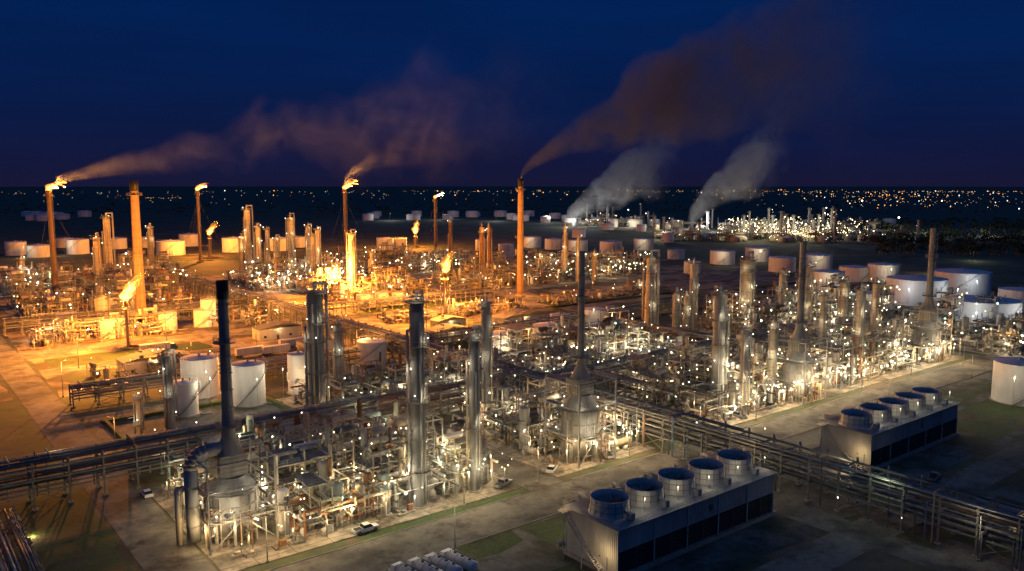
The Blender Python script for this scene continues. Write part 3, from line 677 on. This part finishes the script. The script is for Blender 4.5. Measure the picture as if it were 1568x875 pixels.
# ================================================================== LAYOUT
av=[]
def A_(u,v,r): a,b=AB(u,v); av.append((a,b,r))
for q in ((357,820,8),(642,775,3),(727,750,2.5),(888,700,7),(1218,608,7),(1415,548,7),(487,640,4),(1098,622,3),(995,522,3)): A_(*q)
unit('process_unit',49,145,112,192,11,14,1.5,50,950,avoid=av,bulbs=130,kinds=('warm','white','white','green'),edge=9,br=.2)
unit('process_unit',129,145,158,192,12,15,1.5,26,1050,avoid=av,bulbs=75,edge=6,br=.2)
unit('process_unit',193,145,250,190,13,16,1.35,34,1400,avoid=av,bulbs=130,lr=0.3,br=.26,edge=7)
unit('process_unit',254,145,345,190,14,16,1.15,36,1700,avoid=av,bulbs=170,lr=0.34,br=.32,edge=9)
unit('process_unit',172,207,262,256,15,16,1.25,38,1500,avoid=av,bulbs=180,lr=0.32,br=.3)
unit('process_unit',315,207,430,262,16,20,1.0,32,2400,avoid=av,bulbs=160,lr=0.38,br=.38)
unit('process_unit',104,208,157,250,17,14,1.2,24,1100,avoid=av,bulbs=75,br=.24)
unit('process_unit',365,130,430,190,31,18,0.9,14,2000,avoid=av,bulbs=80,lr=0.38,br=.38)
OR=('orange','orange','warm'); BO=('bulb_warm','bulb_white','bulb_orange')
unit('process_unit',200,520,285,600,18,24,0.7,20,4600,kinds=('warm','white','warm'),lr=0.5,bulbs=140,br=0.55)
unit('process_unit',60,480,150,560,19,22,0.6,14,4200,kinds=OR,lr=0.45,bulbs=60,br=0.45,bk=BO)
unit('process_unit',215,435,290,498,20,16,0.6,10,3600,kinds=OR,lr=0.45,bulbs=45,br=0.42,bk=BO)
unit('process_unit',315,432,390,500,21,22,0.75,10,3600,kinds=OR,lr=0.45,bulbs=50,br=0.42,bk=BO)
unit('process_unit',400,440,500,530,22,20,0.7,16,4200,kinds=('white','warm'),lr=0.5,bulbs=140,br=0.52)
unit('process_unit',300,560,420,640,23,18,0.5,7,4000,kinds=('white','warm'),lr=0.5,bulbs=60,br=0.55)
unit('process_unit',60,600,190,680,24,18,0.45,6,4000,kinds=('white','warm'),lr=0.5,bulbs=50,br=0.55)
unit('process_unit',130,396,186,418,25,8,0.6,4,3000,kinds=OR,lr=0.4,bulbs=14,br=0.34,pad=False,bk=BO)
unit('process_unit',52,396,112,418,26,10,0.7,4,3000,kinds=OR,lr=0.4,bulbs=14,br=0.34,pad=False,bk=BO)
unit('process_unit',203,352,292,371,27,6,0.45,3,3000,kinds=OR,lr=0.4,bulbs=12,br=0.34,pad=False,bk=BO)
unit('process_unit',60,310,110,330,28,5,0.3,2,2500,kinds=OR,lr=0.35,bulbs=8,br=0.3,pad=False,bk=BO)
unit('process_unit',312,352,400,371,29,6,0.35,3,3000,kinds=OR,lr=0.4,bulbs=12,br=0.34,pad=False,bk=BO)

heater(357,820,430,738,76,16,duct=True,power=900)
heater(888,700,385,612,56,10,power=950,black=False)
heater(1220,610,372,545,44,9.5,power=1400,black=False)
heater(1417,550,350,497,38,9,power=1400,black=False)

for q in ((642,775,455,22,6,'colgrey',5),(727,752,505,16,5,'colgrey',4),(745,660,458,14,5,'colgrey',3),(487,640,441,25,5,'colgrey',3),(520,620,495,13,3,'galv',2),
          (1098,622,445,18,5,'clad',4),(995,522,388,18,5,'cream',4),(1143,500,392,19,5,'cream',4),(1195,512,415,12,4,'cream',3),(1235,520,405,11,4,'cream',3),
          (1290,525,428,13,4,'cream',3),(1312,575,440,12,4,'cream',3),(1337,545,430,12,4,'cream',3),(1060,505,400,11,3,'cream',2),(1035,520,445,11,4,'cream',2),(1050,512,450,10,3,'cream',2),
          (262,660,540,14,4,'clad',3),(215,668,607,9,2,'cream',2),(1180,610,490,10,3,'cream',2),(1137,640,500,12,4,'clad',3),(1256,560,450,9,3,'cream',2),(1110,560,470,9,3,'clad',2)):
    column(q[0],q[1],q[2],q[3],q[4],q[5],q[6],power=260)
for q in ((168,425,330,12,3,'cream',1),(152,440,360,10,3,'cream',1),(540,452,355,11,3,'cream',1),(382,430,318,11,4,'cream',3),(397,432,345,8,4,'cream',2),(447,425,330,10,4,'cream',2),
          (738,432,345,7,2,'rust',1),(749,432,345,7,2,'rust',1),(232,410,345,8,3,'cream',2),(474,425,345,7,3,'cream',2),(488,425,350,7,3,'cream',2),(372,430,360,7,3,'cream',1),(411,425,350,6,3,'cream',1),
          (157,488,447,20,1,'whitepaint',0),(865,430,345,6,3,'cream',2),(885,432,362,6,3,'cream',2),(690,420,340,5,2,'rust',1),(35,440,395,8,2,'cream',1),(570,440,385,7,2,'cream',1),(480,430,360,6,2,'cream',1),(910,430,385,7,2,'cream',1),(425,425,362,7,2,'cream',1)):
    column(q[0],q[1],q[2],q[3],q[4],q[5],q[6],power=700,lr=0.4,kind='warm')
chimney(217,497,277,14); chimney(797,455,273,10)

for q in ((85,450,292,8,30,1.0,800000,False),(307,402,292,4,22,0.9,800000,False),(530,402,290,5,24,0.9,800000,False),(667,388,304,4,15,0.9,450000,False),
          (322,396,360,3.5,22,0.5,700000,False),(636,380,358,3.5,22,0.15,600000,False),(197,535,460,4,50,0.5,1000000,False),(513,458,428,3.5,32,0.15,1000000,False),(682,490,417,4,34,0.25,1150000,True)):
    flare(*q)

rack(160.5+7,47,500,'b',5,width=7.5,tiers=3,z1=4.6,lamps=8,bulb=30)
rack(17,197.2,147,'a',6,tiers=3,z1=4.6,width=6.5,lamps=6,bulb=14)
rack(170,197.2,170,'a',7,tiers=2,z1=5.5,width=6,lamps=4,bulb=16)
rack(47,283,118,'a',8,tiers=2,width=5,z1=3.5)
rack(172,290,230,'a',9,tiers=2,width=5,z1=4.0,lamps=2,bulb=8)
rack(47,440,120,'a',10,tiers=2,width=5,z1=4.5)
rack(172,400,130,'a',13,tiers=2,width=5,z1=3.5)
rack(304,440,100,'a',14,tiers=2,width=5,z1=4.5)
rack(20,140,56,'b',15,tiers=1,z1=2.0,width=5,lamps=2,bulb=4)
rack(-40,192,56,'a',16,tiers=1,z1=2.2,width=5,lamps=3,bulb=4)
rack(191.5,170,26,'b',18,tiers=2,z1=5,width=4)
rack(276,190,70,'b',19,tiers=2,z1=5,width=6,lamps=2)
cooling_tower(100.4,96.8); cooling_tower(189.2,97.5)

for q in ((308,612,553,56,1),(382,624,562,50,1),(283,640,590,42,0),(459,605,545,34,2),(570,560,526,46,0),(775,554,514,50,2),(841,541,502,52,2),(912,503,476,40,2),(858,500,484,32,0)):
    tank(q[0],q[1],q[2],q[3],lamp=q[4],power=2000)
for q in ((1502,511,466,106,1),(1402,470,431,88,1),(1470,455,420,84,2),(1560,478,447,60,0),(1265,447,418,52,2),(1308,432,411,46,0),(1352,434,407,46,2),(1250,414,392,46,2),(1197,418,396,40,0),
          (1160,402,381,38,2),(1106,406,386,38,2),(1340,487,452,50,2),(1290,480,452,40,0),(985,384,367,30,2),(935,390,371,34,0),(885,386,369,30,2),(848,383,367,28,0),(815,380,364,28,2),(1556,622,562,70,1),
          (1060,420,402,26,0),(1035,398,384,26,0)):
    tank(q[0],q[1],q[2],q[3],lamp=q[4],kind='cool' if q[0]>1380 and q[1]<600 else 'white',power=2600 if q[1]<600 else 1500)
for q in ((172,520,493,38),(255,508,482,32),(312,502,477,28),(557,473,453,22),(585,470,450,20),(610,468,450,18),(103,500,482,30),(262,392,371,42),(358,387,366,34),(60,395,377,34),(25,392,372,30),(120,390,368,32),(290,378,360,30),(430,385,366,34),
          (180,382,366,28),(455,380,364,24),(590,385,366,26),(612,383,366,22),(775,395,375,24),(740,385,368,24),(100,380,366,26),(225,380,364,22),(320,500,460,22)):
    tank(q[0],q[1],q[2],q[3],m='tankpaint',lamp=2 if q[0] in (60,120) else 0,power=4000)
for (a0,b0,w,d) in ((440,150,150,90),(300,290,120,60),(440,260,130,70),(50,215,50,45)):
    bd=MB()
    for (x0,y0,x1,y1) in ((0,0,w,2.2),(0,d-2.2,w,d),(0,2.25,2.2,d-2.25),(w-2.2,2.25,w,d-2.25)):
        bd.prism([(x0,0),(x1,0),(x1-.6 if x1-x0<5 else x1,1.0),(x0+.6 if x1-x0<5 else x0,1.0)],y0,y1,'lawn')
    x,y=to_xy(a0,b0); bd.build('tank_bund',x,y)
R=random.Random(3)
farm=MB()
for i in range(50):
    u=R.choice([R.uniform(562,860),R.uniform(562,860),R.uniform(-20,140),R.uniform(1000,1568),R.uniform(860,1050)]); v=R.uniform(331,341) if u<870 else R.uniform(345,372)
    x,y=P(u,v); r=WM(v,R.uniform(14,22))/2; h=R.uniform(9,13)
    farm.rev(x,y,[(r,0),(r,h),(r*.5,h+r*.06),(0.1,h+r*.1)],20,'whitepaint')
    farm.cyl((x,y,h*.9),(x,y,h*.9+.3),r+.2,n=20,m='steelgrey')
for u,v in ((600,337),(680,336),(760,338),(840,340),(1040,352),(1390,362),(1500,360)):
    x,y=P(u,v); farm.cyl((x,y-24,0),(x,y-24,16),0.3,n=5,m='galv'); farm.L.append((x,y-24,16.6,'cool',26000,0.5))
farm.build('distant_tank_farm',0,0,0,0)
R=random.Random(8); fr=MB()
for i in range(280):
    u=R.gauss(1215,60) if R.random()<.6 else R.uniform(865,1345); v=R.uniform(346,371) if u>1000 else R.uniform(336,350)
    x,y=P(u,v); k=R.random()
    if k<.14: h=R.uniform(18,44); r=R.uniform(1.2,2.2); fr.vessel(x,y,0,h,r,'clad',10); fr.platform(x,y,h*.6,r,r+1.5,0,6.2); fr.platform(x,y,h*.93,r,r+1.5,0,6.2)
    elif k<.7:
        w=R.uniform(6,22);d=R.uniform(6,16);h=R.uniform(5,15)
        for q in range(4):
            fr.cbox(x+(q%2)*w,y+(q//2)*d,h/2,.6,.6,h,'steelgrey')
        for q in range(1,int(h/4)+1): fr.box(x-.5,y-.5,q*4,x+w+.5,y+d+.5,q*4+.3,'steelgrey')
        fr.drum(x+1,y+3,h*.5+2,1.8,w-1,'x','cream'); fr.vessel(x+w*.7,y+d*.6,0,h*1.2,1.4,'clad',10)
    else: r=R.uniform(4,9); fr.vessel(x,y,0,R.uniform(6,10),r,'cream',16)
    for _ in range(3 if abs(u-1215)<110 else 1):
        fr.bulb(x+R.uniform(-10,10),y+R.uniform(-10,6),R.uniform(2,16) if k>.22 else R.uniform(2,h),R.choice([.25,.35,.5,.9]),R.choice(['bulb_warm','bulb_white','bulb_warm','bulb_warm','bulb_green']))
for i in range(20):
    u=R.gauss(1215,65) if i%4 else R.uniform(880,1050); v=R.uniform(350,371) if u>1000 else R.uniform(340,350); x,y=P(u,v); fr.L.append((x,y-14,R.uniform(10,20),'white',28000,0.7)); fr.cyl((x,y-14,0),(x,y-14,10),0.25,n=5,m='galv')
for (u,v,pw_) in ((880,347,60000),(905,346,60000),(1070,354,50000),(1095,354,50000)):  # extra strong mast lamps, added to brighten the steam plumes
    x,y=P(u,v); fr.L.append((x,y-16,22,'cool',pw_,0.9)); fr.cyl((x,y-16,0),(x,y-16,20.8),0.3,n=5,m='galv')
fr.build('distant_refinery',0,0,0,0)
R=random.Random(5); tl=MB()
for i in range(400):
    k=R.random()
    if k<.5: y=R.uniform(3200,9500); u=R.gauss(1100,330)
    else: y=R.choice([R.uniform(2200,3500),R.uniform(3500,8000),R.uniform(3500,8000)]); u=R.gauss(1430,110)
    x=(u-784)/FPX*(y*CP+8); s=y/FPX*R.choice([.28,.35,.35,.5,.9])
    tl.bulb(x,y,R.uniform(3,9)+s,s,R.choice(['town_orange','town_orange','town_warm','town_warm','town_white']))
for i in range(110):
    y=R.uniform(2500,9000); u=R.uniform(-10,800); x=(u-784)/FPX*(y*CP+8); s=y/FPX*R.choice([.22,.3,.4]); tl.bulb(x,y,5+s,s,R.choice(['town_orange','town_warm','town_white']))
for (y,u0,u1,n) in ((3900,215,300,18),(4400,1290,1420,26),(7600,620,1000,26),(7500,1000,1568,55),(3000,1290,1568,24)):
    for i in range(n):
        u=u0+(u1-u0)*(i+R.uniform(-.4,.4))/n; x=(u-784)/FPX*(y*CP); s=y/FPX*R.uniform(.25,.5); tl.bulb(x,y+R.uniform(-150,150),8,s,R.choice(['town_orange','town_warm','town_orange']))
for (u,v,s) in ((1320,312,2.2),(1376,342,2.8),(930,325,1.6),(962,328,1.6),(1442,312,1.5),(1560,326,1.5)):
    x,y=P(u,v); tl.bulb(x,y,10,s*y/FPX*.6,'bulb_white'); tl.cyl((x,y,0),(x,y,9),0.3,n=5,m='galv')
tl.build('distant_town_lights',0,0,0,0)
R=random.Random(9); tr=MB(); k=tr.mid('foliage')
for i in range(900):
    if R.random()<.4: u=R.uniform(1330,1600); v=R.uniform(338,392)
    else: u=R.uniform(-50,1620); v=R.uniform(299,330)
    x,y=P(u,v); 
    for c in range(R.randint(2,4)):
        cx=x+R.uniform(-8,8);cy=y+R.uniform(-8,8);h=R.uniform(5,10)
        tr.cyl((cx,cy,0),(cx,cy,h*.5),.3,.15,n=4,m='brown',caps=False)
        for q in range(16):
            t=R.uniform(0,6.28);ph=R.uniform(-.4,1.4);rr=h*.42*R.uniform(.5,1)
            p=Vector((cx+math.cos(t)*math.cos(ph)*rr,cy+math.sin(t)*math.cos(ph)*rr,h*.55+math.sin(ph)*rr)); s=R.uniform(.8,1.8)
            i0=len(tr.v)
            for w in range(4):
                d=Vector((R.uniform(-1,1),R.uniform(-1,1),R.uniform(-1,1)))*s; tr.v.append(tuple(p+d))
            tr.face((i0,i0+1,i0+2,i0+3),k)
tr.build('distant_trees',0,0,0,0)

for i in range(4): tanker(70.5+i*3.3,117.2-i*.3,math.pi/2+.12)
for i in range(16): 
    R=random.Random(i); a,b=AB(655+i*8,513+ (i%3)); car(a,b,R.choice([0,1.57])+R.uniform(-.05,.05),R.choice(['carwhite','carwhite','carred','cargrey','carblue']),i%3==0)
for (u,v,r) in ((845,722,0.6),(930,700,1.2),(770,745,.3),(1430,735,.2),(120,600,1.5),(135,597,1.5),(150,602,1.5),(165,588,1.4),(185,590,0.2),(50,510,0),(1180,625,0.1),(1130,640,1.5),(225,760,1.57),(560,815,0.02)): a,b=AB(u,v); car(a,b,r,random.Random(int(u)).choice(['carwhite','cargrey']),int(u)%2==0)
for (u,v,r) in ((385,546,0.05),(425,543,0.05),(450,532,0.05),(700,562,-1.5),(640,526,0),(240,540,0)): a,b=AB(u,v); truck(a,b,r)
for (a,b,k,p) in ((54,142,'warm',1600),(98,141,'warm',1700),(120,142,'warm',2000),(150,141,'warm',1700),(178,141,'white',1600),(205,141.5,'warm',2600),(235,141.5,'warm',2600),(265,141,'warm',2600),(300,141,'warm',2600),(340,141,'warm',2600),
                  (47.5,170,'warm',1500),(47.5,230,'orange',4000),(84,124,'white',900),(158,112,'warm',600),(250,124,'warm',700),(158.5,60,'white',500),(310,124,'warm',800),(166,90,'white',500)):
    street_lamp(a,b,k,p,rot=-1.57 if b<143 and b>130 else 3.14)
for (a,b) in ((60,395),(100,372),(150,395),(200,372),(250,395),(290,372),(130,345),(60,345),(230,345),(320,395),(47,300),(90,275),(150,290),(34,360),(34,420)): street_lamp(a,b,'orange',14000,h=12,rad=0.4)  # several of these added to spread orange light over road and yard
for (u,v) in ((1490,400),(1475,560),(1530,540),(1000,470),(960,440),(1420,420)): a,b=AB(u,v); street_lamp(a,b,'green' if u==1490 else 'warm',3500,rad=0.32)
shed(50,180,9,7,4.5); shed(49,212,12,8,4); shed(172,60,10,8,4); shed(195,300,18,9,5); shed(70,318,24,10,5); shed(240,310,30,10,5); shed(140,318,14,8,4); shed(135,354,20,9,5); shed(214,328,16,8,4); shed(112,42,9,8,4)

# ------------------------------------------------------------------ smoke
def plume(name,x,y,z,L,Hh,p,r0,r1,dens,col,fade=0.75,nscale=0.03,thr=.40):
    m=bpy.data.materials.new(name+'_gas'); m.use_nodes=True; nt=m.node_tree; nt.nodes.clear(); N=nt.nodes.new; K=nt.links.new
    o=N('ShaderNodeOutputMaterial'); pv=N('ShaderNodeVolumePrincipled'); pv.inputs['Color'].default_value=(*col,1); pv.inputs['Anisotropy'].default_value=0.2
    tc=N('ShaderNodeTexCoord')
    nd=N('ShaderNodeTexNoise'); nd.inputs['Scale'].default_value=nscale*0.7; nd.inputs['Detail'].default_value=2
    K(tc.outputs['Object'],nd.inputs['Vector'])
    sb=N('ShaderNodeVectorMath'); sb.operation='SUBTRACT'; sb.inputs[1].default_value=(.5,.5,.5); K(nd.outputs['Color'],sb.inputs[0])
    sep=N('ShaderNodeSeparateXYZ'); K(tc.outputs['Object'],sep.inputs[0])
    def M(op,a,b=None,c=False):
        n=N('ShaderNodeMath'); n.operation=op; n.use_clamp=c
        for i,q in enumerate((a,b)):
            if q is None: continue
            if isinstance(q,(int,float)): n.inputs[i].default_value=q
            else: K(q,n.inputs[i])
        return n.outputs[0]
    s=M('DIVIDE',sep.outputs[0],L,True); rr=M('ADD',M('MULTIPLY',s,r1),r0)
    sc=N('ShaderNodeVectorMath'); sc.operation='SCALE'; K(sb.outputs[0],sc.inputs[0]); K(M('MULTIPLY',rr,2.4),sc.inputs['Scale'])
    ad=N('ShaderNodeVectorMath'); ad.operation='ADD'; K(tc.outputs['Object'],ad.inputs[0]); K(sc.outputs[0],ad.inputs[1])
    s2=N('ShaderNodeSeparateXYZ'); K(ad.outputs[0],s2.inputs[0])
    cz=M('MULTIPLY',M('POWER',s,p),Hh)
    dz=M('SUBTRACT',s2.outputs[2],cz); dy=s2.outputs[1]
    d2=M('DIVIDE',M('ADD',M('MULTIPLY',dz,dz),M('MULTIPLY',dy,dy)),M('MULTIPLY',rr,rr))
    n2=N('ShaderNodeTexNoise'); n2.inputs['Scale'].default_value=nscale*1.6; n2.inputs['Detail'].default_value=4; n2.inputs['Roughness'].default_value=.6; K(ad.outputs[0],n2.inputs['Vector'])
    nn=M('MULTIPLY',M('SUBTRACT',n2.outputs[0],thr),3.2,True)
    f=M('SUBTRACT',1.0,d2,True)
    end=M('SUBTRACT',1.0,M('DIVIDE',M('MAXIMUM',M('SUBTRACT',s,fade),0),1-fade),True)
    st=M('GREATER_THAN',sep.outputs[0],0.0)
    thin=M('DIVIDE',r0+4,M('ADD',rr,4))
    dd=M('MULTIPLY',M('MULTIPLY',M('MULTIPLY',f,nn),M('MULTIPLY',end,st)),M('MULTIPLY',thin,dens))
    K(dd,pv.inputs['Density']); K(pv.outputs[0],o.inputs['Volume'])
    mb=MB(); MAT[name]=m; w=r0+r1*.8+5
    mb.box(0,-w,-r0*2-2,L,w,Hh+w,name); return mb.build(name,x,y,z,0)
x,y=P(85,450); plume('smoke_plume',x+6,y,HT(85,450,278),330,54,0.8,3,46,0.034,(.40,.46,.62),fade=.5)
x,y=P(797,455); plume('smoke_plume',x,y,HT(797,455,274),225,88,0.62,2.8,66,0.34,(.24,.27,.36),fade=.45,thr=.32)
x,y=P(530,402); plume('smoke_plume',x+3,y-10,HT(530,402,285)+4,150,70,0.7,4,50,0.022,(.38,.44,.6),fade=.4)
x,y=P(868,345); plume('steam_plume',x,y,4,190,125,0.75,22,44,0.12,(.88,.88,.88),nscale=.02,fade=.35,thr=.34)
x,y=P(1055,350); plume('steam_plume',x,y,6,150,135,0.65,20,48,0.12,(.88,.88,.88),nscale=.02,fade=.35,thr=.34)

# ------------------------------------------------------------------ world
w=bpy.data.worlds.new('World'); scene.world=w; w.use_nodes=True; nt=w.node_tree; bg=nt.nodes['Background']
tc=nt.nodes.new('ShaderNodeTexCoord'); sp=nt.nodes.new('ShaderNodeSeparateXYZ'); nt.links.new(tc.outputs['Generated'],sp.inputs[0])
r=nt.nodes.new('ShaderNodeValToRGB'); cr=r.color_ramp
cr.elements[0].position=0.0; cr.elements[0].color=(0.0085,0.0085,0.034,1)
cr.elements[1].position=1.0; cr.elements[1].color=(0.016,0.065,0.20,1)
for p,c in ((0.03,(0.0062,0.0088,0.043)),(0.08,(0.0030,0.0110,0.060)),(0.15,(0.0012,0.0138,0.080)),(0.26,(0.0008,0.016,0.098))):
    e=cr.elements.new(p); e.color=(*c,1)
no=nt.nodes.new('ShaderNodeTexNoise'); no.inputs['Scale'].default_value=3; no.inputs['Detail'].default_value=5
mp=nt.nodes.new('ShaderNodeMapping'); mp.inputs['Scale'].default_value=(1,1,7); nt.links.new(tc.outputs['Generated'],mp.inputs[0]); nt.links.new(mp.outputs[0],no.inputs['Vector'])
mr=nt.nodes.new('ShaderNodeMapRange'); mr.inputs[1].default_value=.3; mr.inputs[2].default_value=.7; mr.inputs[3].default_value=0.88; mr.inputs[4].default_value=1.1; nt.links.new(no.outputs[0],mr.inputs[0])
nt.links.new(sp.outputs[2],r.inputs[0]); nt.links.new(r.outputs[0],bg.inputs[0]); nt.links.new(mr.outputs[0],bg.inputs[1])

# ------------------------------------------------------------------ camera
cd=bpy.data.cameras.new('camera'); cam=bpy.data.objects.new('camera',cd); COL.objects.link(cam)
cd.sensor_width=36; cd.lens=36*FPX/PW; cd.clip_start=1; cd.clip_end=60000
cam.location=(0,0,CAMZ); cam.rotation_euler=(math.pi/2-PITCH,0,0); scene.camera=cam
print('LIGHTS',NL,'FACES',sum(len(o.data.polygons) for o in bpy.data.objects if o.type=='MESH'))
